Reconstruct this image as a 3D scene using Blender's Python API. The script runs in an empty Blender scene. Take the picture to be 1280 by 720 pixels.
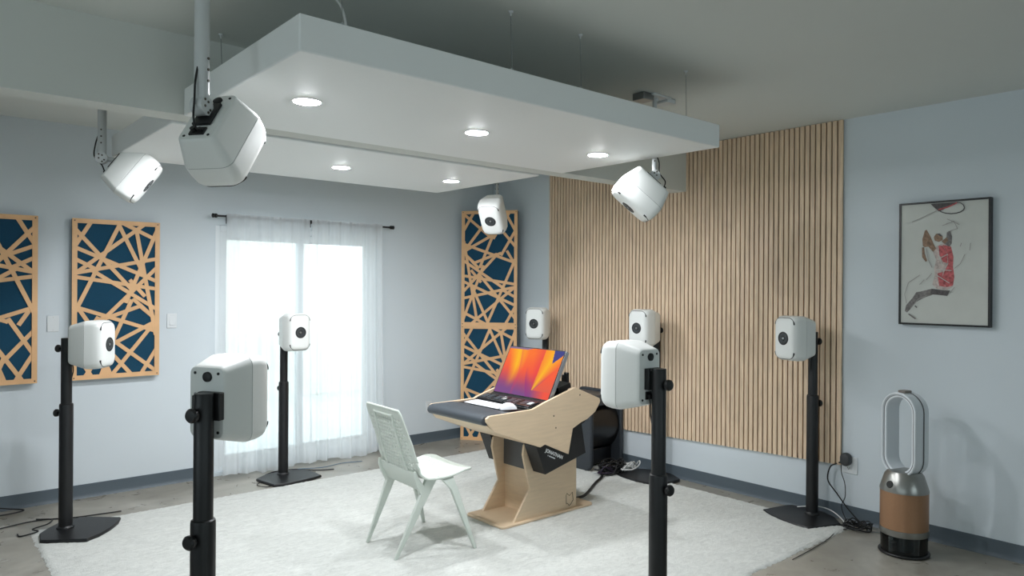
import bpy, bmesh, math, random
from mathutils import Vector, Matrix
random.seed(7)
S = bpy.context.scene
COL = S.collection
PI = math.pi

# ------------------------------------------------------------------ helpers
def lin(c):
    return tuple((v/12.92 if v <= .04045 else ((v+.055)/1.055)**2.4) for v in (x/255 for x in c))

def mat(name, rgb, rough=.5, metal=0., spec=.5, noise=None, bump=None, coat=0., sheen=0., nscale=(1, 1, 1)):
    """procedural principled material; noise=(scale, amount[, detail]) varies colour, bump=(scale, strength)"""
    m = bpy.data.materials.new(name); m.use_nodes = True
    nt = m.node_tree; b = nt.nodes['Principled BSDF']
    c = lin(rgb)
    b.inputs['Base Color'].default_value = (*c, 1)
    b.inputs['Roughness'].default_value = rough
    b.inputs['Metallic'].default_value = metal
    b.inputs['Specular IOR Level'].default_value = spec
    b.inputs['Coat Weight'].default_value = coat
    b.inputs['Sheen Weight'].default_value = sheen
    tc = nt.nodes.new('ShaderNodeTexCoord'); mp = nt.nodes.new('ShaderNodeMapping')
    mp.inputs['Scale'].default_value = nscale
    nt.links.new(tc.outputs['Object'], mp.inputs['Vector'])
    if noise:
        n = nt.nodes.new('ShaderNodeTexNoise'); n.inputs['Scale'].default_value = noise[0]
        n.inputs['Detail'].default_value = noise[2] if len(noise) > 2 else 4
        nt.links.new(mp.outputs['Vector'], n.inputs['Vector'])
        r = nt.nodes.new('ShaderNodeValToRGB')
        a = noise[1]
        r.color_ramp.elements[0].position = .3; r.color_ramp.elements[1].position = .7
        r.color_ramp.elements[0].color = (*[max(0, v*(1-a)) for v in c], 1)
        r.color_ramp.elements[1].color = (*[min(1, v*(1+a)) for v in c], 1)
        nt.links.new(n.outputs['Fac'], r.inputs['Fac'])
        nt.links.new(r.outputs['Color'], b.inputs['Base Color'])
    if bump:
        n2 = nt.nodes.new('ShaderNodeTexNoise'); n2.inputs['Scale'].default_value = bump[0]; n2.inputs['Detail'].default_value = 3
        nt.links.new(mp.outputs['Vector'], n2.inputs['Vector'])
        bp = nt.nodes.new('ShaderNodeBump'); bp.inputs['Strength'].default_value = bump[1]; bp.inputs['Distance'].default_value = .01
        nt.links.new(n2.outputs['Fac'], bp.inputs['Height']); nt.links.new(bp.outputs['Normal'], b.inputs['Normal'])
    return m

def emit(name, rgb, strength):
    m = bpy.data.materials.new(name); m.use_nodes = True
    nt = m.node_tree; nt.nodes.clear()
    o = nt.nodes.new('ShaderNodeOutputMaterial'); e = nt.nodes.new('ShaderNodeEmission')
    e.inputs['Color'].default_value = (*lin(rgb), 1); e.inputs['Strength'].default_value = strength
    nt.links.new(e.outputs[0], o.inputs[0])
    return m

def obj(name, bm, m, parent=None, bevel=0, smooth=35, loc=None):
    me = bpy.data.meshes.new(name)
    bmesh.ops.recalc_face_normals(bm, faces=bm.faces[:])
    bm.to_mesh(me); bm.free()
    for mm in (m if isinstance(m, (list, tuple)) else [m]):
        me.materials.append(mm)
    if smooth:
        for p in me.polygons: p.use_smooth = True
        me.set_sharp_from_angle(angle=math.radians(smooth))
    o = bpy.data.objects.new(name, me); COL.objects.link(o)
    if parent: o.parent = parent
    if loc: o.location = loc
    if bevel:
        b = o.modifiers.new('bevel', 'BEVEL'); b.width = bevel; b.segments = 2; b.limit_method = 'ANGLE'; b.angle_limit = math.radians(40)
        b.harden_normals = False
    return o

def empty(name, loc=(0, 0, 0), rot=(0, 0, 0)):
    o = bpy.data.objects.new(name, None); COL.objects.link(o)
    o.location = loc; o.rotation_euler = rot; o.empty_display_size = .05
    return o

def tag(o, label, cat, group=None, kind=None):
    o['label'] = label; o['category'] = cat
    if group: o['group'] = group
    if kind: o['kind'] = kind
    return o

def struct(o, label=None, cat=None):
    o['kind'] = 'structure'
    if label: o['label'] = label
    if cat: o['category'] = cat
    return o

def copy_tree(o, parent=None):
    c = o.copy(); COL.objects.link(c)
    if parent: c.parent = parent
    for ch in list(o.children): copy_tree(ch, c)
    return c

def box(bm, lo, hi, M=None):
    vs = [bm.verts.new(Vector((x, y, z)) if M is None else M @ Vector((x, y, z)))
          for x in (lo[0], hi[0]) for y in (lo[1], hi[1]) for z in (lo[2], hi[2])]
    for f in ((0, 1, 3, 2), (4, 6, 7, 5), (0, 4, 5, 1), (2, 3, 7, 6), (0, 2, 6, 4), (1, 5, 7, 3)):
        bm.faces.new([vs[i] for i in f])

def boxo(name, lo, hi, m, parent=None, bevel=0, M=None):
    bm = bmesh.new(); box(bm, lo, hi, M); return obj(name, bm, m, parent, bevel)

def prism(bm, pts, d0, d1, fn):
    """polygon pts extruded between d0 and d1; fn(a,b,d)->xyz"""
    A = [bm.verts.new(fn(a, b, d0)) for a, b in pts]; B = [bm.verts.new(fn(a, b, d1)) for a, b in pts]
    n = len(pts)
    bm.faces.new(A[::-1]); bm.faces.new(B)
    for i in range(n): bm.faces.new((A[i], A[(i+1) % n], B[(i+1) % n], B[i]))

XZ = lambda a, b, d: (a, d, b)      # polygon in x,z extruded along y
YZ = lambda a, b, d: (d, a, b)
XY = lambda a, b, d: (a, b, d)

def frame_of(d):
    d = d.normalized(); up = Vector((0, 0, 1)) if abs(d.z) < .95 else Vector((1, 0, 0))
    a = d.cross(up).normalized(); return a, d.cross(a).normalized()

def cyl(bm, p0, p1, r0, r1=None, n=24, caps=True):
    p0, p1 = Vector(p0), Vector(p1); r1 = r0 if r1 is None else r1
    a, b = frame_of(p1-p0)
    A = [bm.verts.new(p0+(a*math.cos(t)+b*math.sin(t))*r0) for t in (2*PI*i/n for i in range(n))]
    B = [bm.verts.new(p1+(a*math.cos(t)+b*math.sin(t))*r1) for t in (2*PI*i/n for i in range(n))]
    for i in range(n): bm.faces.new((A[i], A[(i+1) % n], B[(i+1) % n], B[i]))
    if caps: bm.faces.new(A[::-1]); bm.faces.new(B)

def lathe(bm, prof, n=32, c=(0, 0, 0), M=None):
    """profile (r,z) about Z"""
    c = Vector(c); rings = []
    for r, z in prof:
        if r < 1e-5: rings.append([bm.verts.new((M or Matrix()) @ (c+Vector((0, 0, z))))])
        else: rings.append([bm.verts.new((M or Matrix()) @ (c+Vector((r*math.cos(2*PI*i/n), r*math.sin(2*PI*i/n), z)))) for i in range(n)])
    for A, B in zip(rings, rings[1:]):
        for i in range(n):
            j = (i+1) % n
            if len(A) == 1 and len(B) == 1: continue
            if len(A) == 1: bm.faces.new((A[0], B[j], B[i]))
            elif len(B) == 1: bm.faces.new((A[i], A[j], B[0]))
            else: bm.faces.new((A[i], A[j], B[j], B[i]))

def catmull(pts, k=8):
    P = [Vector(p) for p in pts]; P = [P[0]*2-P[1]]+P+[P[-1]*2-P[-2]]
    out = []
    for i in range(1, len(P)-2):
        for s in range(k):
            t = s/k; a, b, c, d = P[i-1:i+3]
            out.append(.5*((2*b)+(c-a)*t+(2*a-5*b+4*c-d)*t*t+(3*b-a-3*c+d)*t**3))
    out.append(P[-2]); return out

def tube(bm, pts, r, n=8, k=8, smooth=True, closed=False):
    P = catmull(pts, k) if smooth else [Vector(p) for p in pts]
    R = r if callable(r) else (lambda t: r)
    rings = []; a = None
    m = len(P)
    for i, p in enumerate(P):
        if closed: d = (P[(i+1) % m]-P[i-1])
        else: d = (P[min(i+1, m-1)]-P[max(i-1, 0)])
        if d.length < 1e-9: d = Vector((0, 0, 1))
        d.normalize()
        if a is None: a, _ = frame_of(d)
        a = (a-d*a.dot(d))
        if a.length < 1e-6: a, _ = frame_of(d)
        a.normalize(); b = d.cross(a)
        rr = R(i/max(1, m-1))
        rings.append([bm.verts.new(p+(a*math.cos(2*PI*j/n)+b*math.sin(2*PI*j/n))*rr) for j in range(n)])
    prs = list(zip(rings, rings[1:]))
    if closed: prs.append((rings[-1], rings[0]))
    for A, B in prs:
        for j in range(n): bm.faces.new((A[j], A[(j+1) % n], B[(j+1) % n], B[j]))
    if not closed: bm.faces.new(rings[0][::-1]); bm.faces.new(rings[-1])

def rrect(w, h, r, k=6):
    r = min(r, w/2-1e-4, h/2-1e-4); out = []
    for cx, cy, a0 in ((w/2-r, h/2-r, 0), (-w/2+r, h/2-r, 90), (-w/2+r, -h/2+r, 180), (w/2-r, -h/2+r, 270)):
        for i in range(k+1):
            t = math.radians(a0+90*i/k); out.append((cx+r*math.cos(t), cy+r*math.sin(t)))
    return out

def loft(bm, rings, cap=True):
    R = [[bm.verts.new(p) for p in r] for r in rings]; n = len(R[0])
    for A, B in zip(R, R[1:]):
        for i in range(n): bm.faces.new((A[i], A[(i+1) % n], B[(i+1) % n], B[i]))
    if cap: bm.faces.new(R[0][::-1]); bm.faces.new(R[-1])

# ------------------------------------------------------------------ materials
M_glass = None
M_wall = mat('wall paint', (209, 217, 222), .75, noise=(1.2, .015), bump=(160, .04))
M_ceil = mat('ceiling paint', (208, 211, 206), .85, noise=(.8, .02))
M_white = mat('white panel paint', (236, 238, 237), .55)
M_base = mat('grey rubber cove base', (84, 95, 103), .5)
M_spk = mat('white speaker cabinet', (226, 228, 225), .42, bump=(500, .02))
M_black = mat('satin black', (18, 19, 20), .42)
M_steel = mat('black powder coat', (17, 18, 20), .42, bump=(900, .05))
M_seam = mat('shadow gap', (120, 122, 120), .6)
M_cone = mat('grey driver cone', (52, 56, 58), .4)
M_cone2 = mat('dark driver', (15, 16, 17), .5)
M_chrome = mat('grey metal', (150, 152, 152), .3, metal=.9)
M_mount = mat('white mount', (200, 203, 203), .4)
M_ply = mat('birch ply', (216, 192, 162), .5, noise=(7, .05, 6), nscale=(1, 1, 9))
M_lat = mat('lattice ply', (226, 180, 132), .55, noise=(9, .06, 5))
M_teal = mat('teal felt', (12, 66, 92), .95, noise=(350, .35), bump=(500, .4))
M_oak = mat('oak slat', (223, 197, 168), .55, noise=(14, .16, 7), nscale=(1, 6, .35))
M_felt = mat('dark felt', (44, 34, 26), .95)
M_frame = mat('black frame', (14, 14, 15), .35)
M_cloth = mat('curtain rod black', (16, 16, 18), .4)
M_plate = mat('white plastic plate', (220, 224, 226), .35)
M_leather = mat('charcoal leather', (62, 68, 74), .4, bump=(220, .12))
M_bag = mat('black laminate', (17, 18, 19), .5)
M_grey = mat('dark grey laminate', (78, 78, 78), .35)
M_chair = mat('pale sage plastic', (204, 211, 203), .45)
M_alu = mat('aluminium', (176, 178, 182), .3, metal=.8)
M_key = mat('white keys', (226, 228, 232), .4)
M_cable = mat('black cable', (12, 12, 13), .5)
M_cablew = mat('white cable', (205, 206, 204), .5)
M_cablep = mat('violet cable', (44, 34, 54), .5)
M_copper = mat('copper mesh', (160, 122, 92), .42, metal=.4, noise=(400, .15))
M_silver = mat('satin nickel', (150, 150, 146), .32, metal=.85)
M_fanw = mat('white gloss plastic', (214, 219, 223), .3)
M_screw = mat('screw', (90, 84, 74), .4, metal=.6)
M_letter = mat('white lettering', (225, 228, 230), .5)
M_burn = mat('burnt line', (58, 40, 26), .7)
M_subm = mat('black sub enclosure', (14, 15, 17), .3)
M_subp = mat('charcoal side plate', (52, 57, 63), .45)
M_lamp = emit('downlight lens', (248, 251, 255), 640)

# polished concrete floor
def floor_mat():
    m = bpy.data.materials.new('polished concrete'); m.use_nodes = True; nt = m.node_tree; b = nt.nodes['Principled BSDF']
    tc = nt.nodes.new('ShaderNodeTexCoord')
    def noise(s, d, dist=0):
        n = nt.nodes.new('ShaderNodeTexNoise'); n.inputs['Scale'].default_value = s; n.inputs['Detail'].default_value = d
        n.inputs['Distortion'].default_value = dist; nt.links.new(tc.outputs['Object'], n.inputs['Vector']); return n
    n1 = noise(1.6, 8, 1.2); n2 = noise(9, 6, .6)
    r = nt.nodes.new('ShaderNodeValToRGB'); e = r.color_ramp.elements
    e[0].position = .3; e[0].color = (*lin((128, 123, 112)), 1); e[1].position = .72; e[1].color = (*lin((174, 170, 160)), 1)
    x = e.new(.5); x.color = (*lin((150, 146, 136)), 1)
    mx = nt.nodes.new('ShaderNodeMix'); mx.data_type = 'RGBA'; mx.blend_type = 'MULTIPLY'; mx.inputs[0].default_value = .35
    r2 = nt.nodes.new('ShaderNodeValToRGB'); r2.color_ramp.elements[0].position = .35; r2.color_ramp.elements[0].color = (.55, .53, .5, 1)
    r2.color_ramp.elements[1].position = .6; r2.color_ramp.elements[1].color = (1, 1, 1, 1)
    nt.links.new(n1.outputs['Fac'], r.inputs[0]); nt.links.new(n2.outputs['Fac'], r2.inputs[0])
    nt.links.new(r.outputs[0], mx.inputs[6]); nt.links.new(r2.outputs[0], mx.inputs[7])
    nt.links.new(mx.outputs[2], b.inputs['Base Color'])
    mr = nt.nodes.new('ShaderNodeMapRange'); mr.inputs[3].default_value = .18; mr.inputs[4].default_value = .45
    nt.links.new(n2.outputs['Fac'], mr.inputs[0]); nt.links.new(mr.outputs[0], b.inputs['Roughness'])
    return m
M_floor = floor_mat()

# sheer voile
def voile():
    m = bpy.data.materials.new('sheer voile'); m.use_nodes = True; nt = m.node_tree; nt.nodes.clear()
    o = nt.nodes.new('ShaderNodeOutputMaterial'); t = nt.nodes.new('ShaderNodeBsdfTransparent')
    d = nt.nodes.new('ShaderNodeBsdfDiffuse'); tr = nt.nodes.new('ShaderNodeBsdfTranslucent')
    d.inputs[0].default_value = (.92, .94, .96, 1); tr.inputs[0].default_value = (.95, .97, .98, 1)
    t.inputs[0].default_value = (.97, .985, 1, 1)
    m1 = nt.nodes.new('ShaderNodeMixShader'); m1.inputs[0].default_value = .55
    m2 = nt.nodes.new('ShaderNodeMixShader'); 
    tc = nt.nodes.new('ShaderNodeTexCoord'); n = nt.nodes.new('ShaderNodeTexNoise'); n.inputs['Scale'].default_value = 900
    nt.links.new(tc.outputs['Object'], n.inputs['Vector'])
    mr = nt.nodes.new('ShaderNodeMapRange'); mr.inputs[3].default_value = .56; mr.inputs[4].default_value = .74
    nt.links.new(n.outputs['Fac'], mr.inputs[0]); nt.links.new(mr.outputs[0], m2.inputs[0])
    nt.links.new(d.outputs[0], m1.inputs[1]); nt.links.new(tr.outputs[0], m1.inputs[2])
    nt.links.new(t.outputs[0], m2.inputs[1]); nt.links.new(m1.outputs[0], m2.inputs[2]); nt.links.new(m2.outputs[0], o.inputs[0])
    return m
M_voile = voile()

def clear(name, tint, rough=.02):
    m = bpy.data.materials.new(name); m.use_nodes = True; nt = m.node_tree; nt.nodes.clear()
    o = nt.nodes.new('ShaderNodeOutputMaterial'); t = nt.nodes.new('ShaderNodeBsdfTransparent'); g = nt.nodes.new('ShaderNodeBsdfGlossy')
    t.inputs[0].default_value = (*tint, 1); g.inputs['Roughness'].default_value = rough
    f = nt.nodes.new('ShaderNodeFresnel'); f.inputs[0].default_value = 1.45
    mx = nt.nodes.new('ShaderNodeMixShader'); nt.links.new(f.outputs[0], mx.inputs[0])
    nt.links.new(t.outputs[0], mx.inputs[1]); nt.links.new(g.outputs[0], mx.inputs[2]); nt.links.new(mx.outputs[0], o.inputs[0])
    return m
M_glass = clear('window glass', (.95, .98, .98))
M_tank = clear('smoky clear tank', (.55, .60, .62))

# ------------------------------------------------------------------ room shell
CZ = 2.79; RX = .06
X0, Y0 = -8.2, -9.6
fl = boxo('floor', (X0, Y0, -.12), (RX+.15, .15, 0), M_floor); struct(fl, 'mottled grey polished concrete floor', 'floor')
ce = boxo('ceiling', (X0, Y0, CZ), (RX+.15, .15, CZ+.12), M_ceil); struct(ce, 'off-white painted ceiling', 'ceiling')
WX0, WX1, WZ0, WZ1 = -2.93, -1.395, .03, 2.11
bm = bmesh.new()
box(bm, (X0, 0, 0), (WX0, .14, CZ)); box(bm, (WX1, 0, 0), (RX+.15, .14, CZ))
box(bm, (WX0, 0, WZ1), (WX1, .14, CZ)); box(bm, (WX0, 0, 0), (WX1, .14, WZ0))
struct(obj('wall_left', bm, M_wall), 'pale grey wall with the curtained glass door', 'wall')
struct(boxo('wall_right', (RX, Y0, 0), (RX+.15, 0, CZ), M_wall), 'pale grey wall behind the wooden slats and picture', 'wall')
OPEN = []
def glazed(name, axis, face, outer, spans, z0, z1, lo, hi, label):
    """unseen wall with window openings added for extra daylight; axis 'x' runs along x at y=face, 'y' runs along y at x=face"""
    P = (lambda a, b, c: (a, b, c)) if axis == 'x' else (lambda a, b, c: (b, a, c))
    f0, f1 = sorted((face, outer))
    bm = bmesh.new(); box(bm, P(lo, f0, 0), P(hi, f1, z0)); box(bm, P(lo, f0, z1), P(hi, f1, CZ))
    e = [lo]+[v for sp in spans for v in sp]+[hi]
    for a, b in zip(e[::2], e[1::2]): box(bm, P(a, f0, z0), P(b, f1, z1))
    struct(obj(name, bm, M_wall), label, 'wall')
    for a, b in spans:
        m = (f0+f1)/2; OPEN.append((axis, a, b, z0, z1, outer))
        r = empty('added_window', P((a+b)/2, m, z0)); struct(r, 'unseen window added to brighten the room', 'window')  # added out of view to let in more sky light
        o = Vector(P((a+b)/2, m, z0))
        def q(u, v, w_): return tuple(Vector(P(u, v, w_))-o)
        bm = bmesh.new()
        for u0, u1, w0, w1 in ((a, a+.05, z0, z1), (b-.05, b, z0, z1), (a+.05, b-.05, z1-.05, z1), (a+.05, b-.05, z0, z0+.05), ((a+b)/2-.025, (a+b)/2+.025, z0+.05, z1-.05)):
            box(bm, q(u0, m-.03, w0), q(u1, m+.03, w1))
        obj('window_frame', bm, M_frame, r)
        boxo('pane', q(a+.04, m-.003, z0+.04), q(b-.04, m+.003, z1-.04), M_glass, r)
glazed('wall_back', 'y', X0, X0-.15, [(-8.2, -6.0), (-5.3, -3.1)], .95, 2.2, Y0, .14, 'pale grey wall outside the view on the left')
glazed('wall_near', 'x', Y0, Y0-.15, [(-7.2, -4.8), (-3.7, -1.3)], .95, 2.2, X0-.15, RX+.15, 'pale grey wall behind the viewpoint')
# cove base
def cove(name, x0, x1, yface, axis):
    prof = [(0, 0), (.018, 0), (.010, .012), (.006, .03), (.006, .100), (0, .102)]
    bm = bmesh.new()
    if axis == 'x': prism(bm, prof, x0, x1, lambda a, b, d: (d, yface-a, b))
    else: prism(bm, prof, x0, x1, lambda a, b, d: (yface-a, d, b))
    o = obj(name, bm, M_base); struct(o)
    return o
struct(cove('baseboard_left', X0, WX0-.02, 0, 'x'), 'dark grey rubber skirting left of the curtains', 'baseboard')
struct(cove('baseboard_corner', WX1+.02, RX-.005, 0, 'x'), 'dark grey rubber skirting between the curtains and the corner', 'baseboard')
struct(cove('baseboard_right', Y0, -.012, RX, 'y'), 'dark grey rubber skirting along the slat wall', 'baseboard')
struct(boxo('trim_1', (X0, -2.58, 2.41), (RX, -2.425, CZ), M_ceil), 'long boxed ceiling beam running above the hanging panels', 'beam')

# glass sliding door
w = empty('window_1', ((WX0+WX1)/2, .07, WZ0)); struct(w, 'bright sliding glass door behind the sheer curtains', 'window')
M_upvc = mat('white door frame', (232, 236, 238), .35)
def wl(x, y, z): return (x-(WX0+WX1)/2, y-.07, z-WZ0)
bm = bmesh.new()
for lo, hi in (((WX0, .03, WZ0), (WX0+.05, .12, WZ1)), ((WX1-.05, .03, WZ0), (WX1, .12, WZ1)),
               ((WX0+.05, .031, WZ1-.05), (WX1-.05, .119, WZ1)), ((WX0+.05, .031, WZ0), (WX1-.05, .119, WZ0+.04))):
    box(bm, wl(*lo), wl(*hi))
obj('window_frame', bm, M_upvc, w, .004)
xm = -2.16
for a, b, y in ((WX0+.05, xm+.03, .055), (xm-.03, WX1-.05, .09)):
    bm = bmesh.new()
    for lo, hi in (((a, y-.015, WZ0+.04), (a+.055, y+.015, WZ1-.05)), ((b-.055, y-.015, WZ0+.04), (b, y+.015, WZ1-.05)),
                   ((a+.055, y-.014, WZ1-.12), (b-.055, y+.014, WZ1-.051)), ((a+.055, y-.014, WZ0+.041), (b-.055, y+.014, WZ0+.13))):
        box(bm, wl(*lo), wl(*hi))
    sash = obj('sash', bm, M_upvc, w, .003)
    boxo('pane', wl(a+.05, y-.003, WZ0+.12), wl(b-.05, y+.003, WZ1-.11), M_glass, sash)

# outside
M_patio = mat('patio concrete', (200, 200, 196), .9, noise=(3, .08))
M_stucco = mat('pale stucco', (226, 222, 212), .9, noise=(5, .04))
struct(boxo('patio', (-9, .15, -.14), (6, 9, -.04), M_patio), 'pale concrete patio outside the glass door', 'patio')
struct(boxo('patio_wall', (-9, 4.0, -.04), (6, 4.2, .95), M_stucco, bevel=.01), 'low pale garden wall outside the glass door', 'wall')
M_patioroof = mat('soffit', (190, 192, 190), .9)
nb = empty('neighbouring_building', (-.8, 7.5, -.04)); tag(nb, 'pale building seen faintly through the sheer curtains', 'building')
bm = bmesh.new(); box(bm, (-2.9, 0, 0), (2.4, 1.4, 4.2)); obj('building_wall', bm, M_stucco, nb)
bm = bmesh.new(); box(bm, (-3.1, -.3, 4.2), (2.6, 1.5, 4.4)); obj('roof_slab', bm, M_patioroof, nb, .01)

# ------------------------------------------------------------------ curtains and rod
rod = empty('curtain_rod', (-2.125, -.09, 2.178)); tag(rod, 'black metal curtain rod above the sheer curtains', 'curtain rod')
bm = bmesh.new(); cyl(bm, (-.83, 0, 0), (.83, 0, 0), .0085); obj('rod_tube', bm, M_cloth, rod)
for s in (-1, 1):
    bm = bmesh.new()
    MM = Matrix.Translation((s*.83, 0, 0)) @ Matrix.Rotation(s*PI/2, 4, 'Y')
    lathe(bm, [(0, -.005), (.017, -.005), (.018, .01), (.012, .014), (.018, .02), (.018, .032), (.008, .036), (0, .036)], 20, M=MM)
    obj('finial', bm, M_cloth, rod)
for x in (-.71, -.005, .70):
    bm = bmesh.new(); cyl(bm, (x, .0885, -.02), (x, 0, -.012), .006, n=10); cyl(bm, (x-.012, 0, 0), (x+.012, 0, 0), .016, n=16)
    box(bm, (x-.012, .082, -.055), (x+.012, .0895, .02)); cyl(bm, (x, 0, -.05), (x, 0, -.01), .005, n=8)
    obj('rod_bracket', bm, M_cloth, rod)

def curtain(x0, x1, label, seed, flare):
    rnd = random.Random(seed)
    nx, nz = 200, 40
    ph = [rnd.uniform(0, 6.28) for _ in range(8)]
    bm = bmesh.new(); G = []
    for j in range(nz+1):
        t = j/nz; z = 2.198-t*(2.198-.022)
        row = []
        for i in range(nx+1):
            s = i/nx
            amp = .010+.014*t**.7
            tt = s*(x1-x0)
            wv = math.sin(tt*52+ph[0]+.6*math.sin(tt*9+ph[1]))*amp+math.sin(tt*118+ph[2])*amp*.35+math.sin(tt*17+ph[3]+t)*amp*.5
            x = x0+(x1-x0)*s+.012*math.sin(tt*40+ph[4])*t+flare*(s-.5)*t**2
            y = -.128+wv-.03*t*t
            zz = z+(.014*math.sin(s*9+ph[5])+.008*math.sin(s*23+ph[6]))*(t**6)
            row.append(bm.verts.new((x, y, max(.012, zz))))
        G.append(row)
    for j in range(nz):
        for i in range(nx):
            bm.faces.new((G[j][i], G[j][i+1], G[j+1][i+1], G[j+1][i]))
    o = obj('sheer_curtain', bm, M_voile, smooth=180)
    return tag(o, label, 'curtain', 'sheer curtains on the black rod')
curtain(-2.88, -2.145, 'left white sheer curtain panel behind the thin black speaker stand', 3, .04)
curtain(-2.135, -1.41, 'right white sheer curtain panel nearest the desk', 5, .03)

# ------------------------------------------------------------------ rug
bm = bmesh.new()
nx, ny = 300, 240
RX0, RX1, RY0, RY1 = -4.31, -.13, -4.02, -.655
rr = random.Random(2)
G = []
for j in range(ny+1):
    row = []
    for i in range(nx+1):
        u, v = i/nx, j/ny
        e = min(u*(RX1-RX0), (1-u)*(RX1-RX0), v*(RY1-RY0), (1-v)*(RY1-RY0))
        h = .0125*min(1, (e/.02))**.5 if e > 0 else .001
        h += rr.uniform(-.0022, .0022) if e > .01 else 0
        jx = rr.uniform(-.008, .008) if e < .005 else rr.uniform(-.003, .003)
        jy = rr.uniform(-.008, .008) if e < .005 else rr.uniform(-.003, .003)
        row.append(bm.verts.new((RX0+(RX1-RX0)*u+jx, RY0+(RY1-RY0)*v+jy, max(h, .001))))
    G.append(row)
for j in range(ny):
    for i in range(nx): bm.faces.new((G[j][i], G[j][i+1], G[j+1][i+1], G[j+1][i]))
def rug_mat():
    m = mat('ivory shag', (226, 224, 214), 1., spec=.1, sheen=.3)
    nt = m.node_tree; b = nt.nodes['Principled BSDF']; tc = nt.nodes.new('ShaderNodeTexCoord')
    mp = nt.nodes.new('ShaderNodeMapping'); mp.inputs['Scale'].default_value = (1, 2.2, 1); mp.inputs['Rotation'].default_value = (0, 0, .75)
    nt.links.new(tc.outputs['Object'], mp.inputs['Vector'])
    n = nt.nodes.new('ShaderNodeTexNoise'); n.inputs['Scale'].default_value = 11; n.inputs['Detail'].default_value = 8; n.inputs['Roughness'].default_value = .75
    n.inputs['Distortion'].default_value = 1.5
    nt.links.new(mp.outputs[0], n.inputs['Vector'])
    r = nt.nodes.new('ShaderNodeValToRGB'); e = r.color_ramp.elements
    e[0].position = .3; e[0].color = (*lin((188, 190, 185)), 1); e[1].position = .62; e[1].color = (*lin((218, 220, 215)), 1)
    nt.links.new(n.outputs['Fac'], r.inputs[0]); nt.links.new(r.outputs[0], b.inputs['Base Color'])
    n2 = nt.nodes.new('ShaderNodeTexNoise'); n2.inputs['Scale'].default_value = 160; n2.inputs['Detail'].default_value = 3
    nt.links.new(tc.outputs['Object'], n2.inputs['Vector'])
    ad = nt.nodes.new('ShaderNodeMath'); ad.operation = 'ADD'
    nt.links.new(n.outputs['Fac'], ad.inputs[0]); nt.links.new(n2.outputs['Fac'], ad.inputs[1])
    bp = nt.nodes.new('ShaderNodeBump'); bp.inputs['Strength'].default_value = .7; bp.inputs['Distance'].default_value = .012
    nt.links.new(ad.outputs[0], bp.inputs['Height']); nt.links.new(bp.outputs[0], b.inputs['Normal'])
    return m
tag(obj('area_rug', bm, rug_mat(), smooth=180), 'large ivory shag rug under the desk and chair', 'rug')
RT = .012   # what stands on the rug

# ------------------------------------------------------------------ lattice acoustic panels
BARS = [(0.059, 0.082, 0.644, 0.425), (0.52, 0.029, 0.081, 0.527), (0.75, 0.043, 0.061, 0.33), (0.53, 0.043, 0.809, 0.343), (0.721, 0.063, 0.887, 0.536), (0.929, 0.098, 0.608, 0.514), (0.059, 0.185, 0.961, 0.383), (0.061, 0.335, 0.959, 0.238), (0.063, 0.364, 0.963, 0.434), (0.215, 0.319, 0.965, 0.567), (0.961, 0.297, 0.394, 0.602), (0.731, 0.057, 0.958, 0.113), (0.061, 0.258, 0.267, 0.314), (0.186, 0.034, 0.118, 0.094), (0.699, 0.505, 0.965, 0.638), (0.66, 0.385, 0.811, 0.475), (0.066, 0.552, 0.954, 0.71), (0.662, 0.515, 0.448, 0.772), (0.954, 0.647, 0.48, 0.777), (0.889, 0.69, 0.466, 0.967), (0.463, 0.763, 0.883, 0.938), (0.419, 0.83, 0.652, 0.973), (0.074, 0.558, 0.177, 0.642), (0.932, 0.856, 0.796, 0.973), (0.774, 0.545, 0.385, 0.619), (0.767, 0.545, 0.961, 0.634), (0.03, 0.815, 0.203, 0.969), (0.42, 0.765, 0.162, 0.97), (0.43, 0.83, 0.326, 0.976), (0.33, 0.845, 0.427, 0.973), (0.311, 0.627, 0.416, 0.607), (.448, .772, .373, .976), (.08, .79, .28, .62), (.06, .70, .40, .90)]
PW, PH = .60, 1.2
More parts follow.
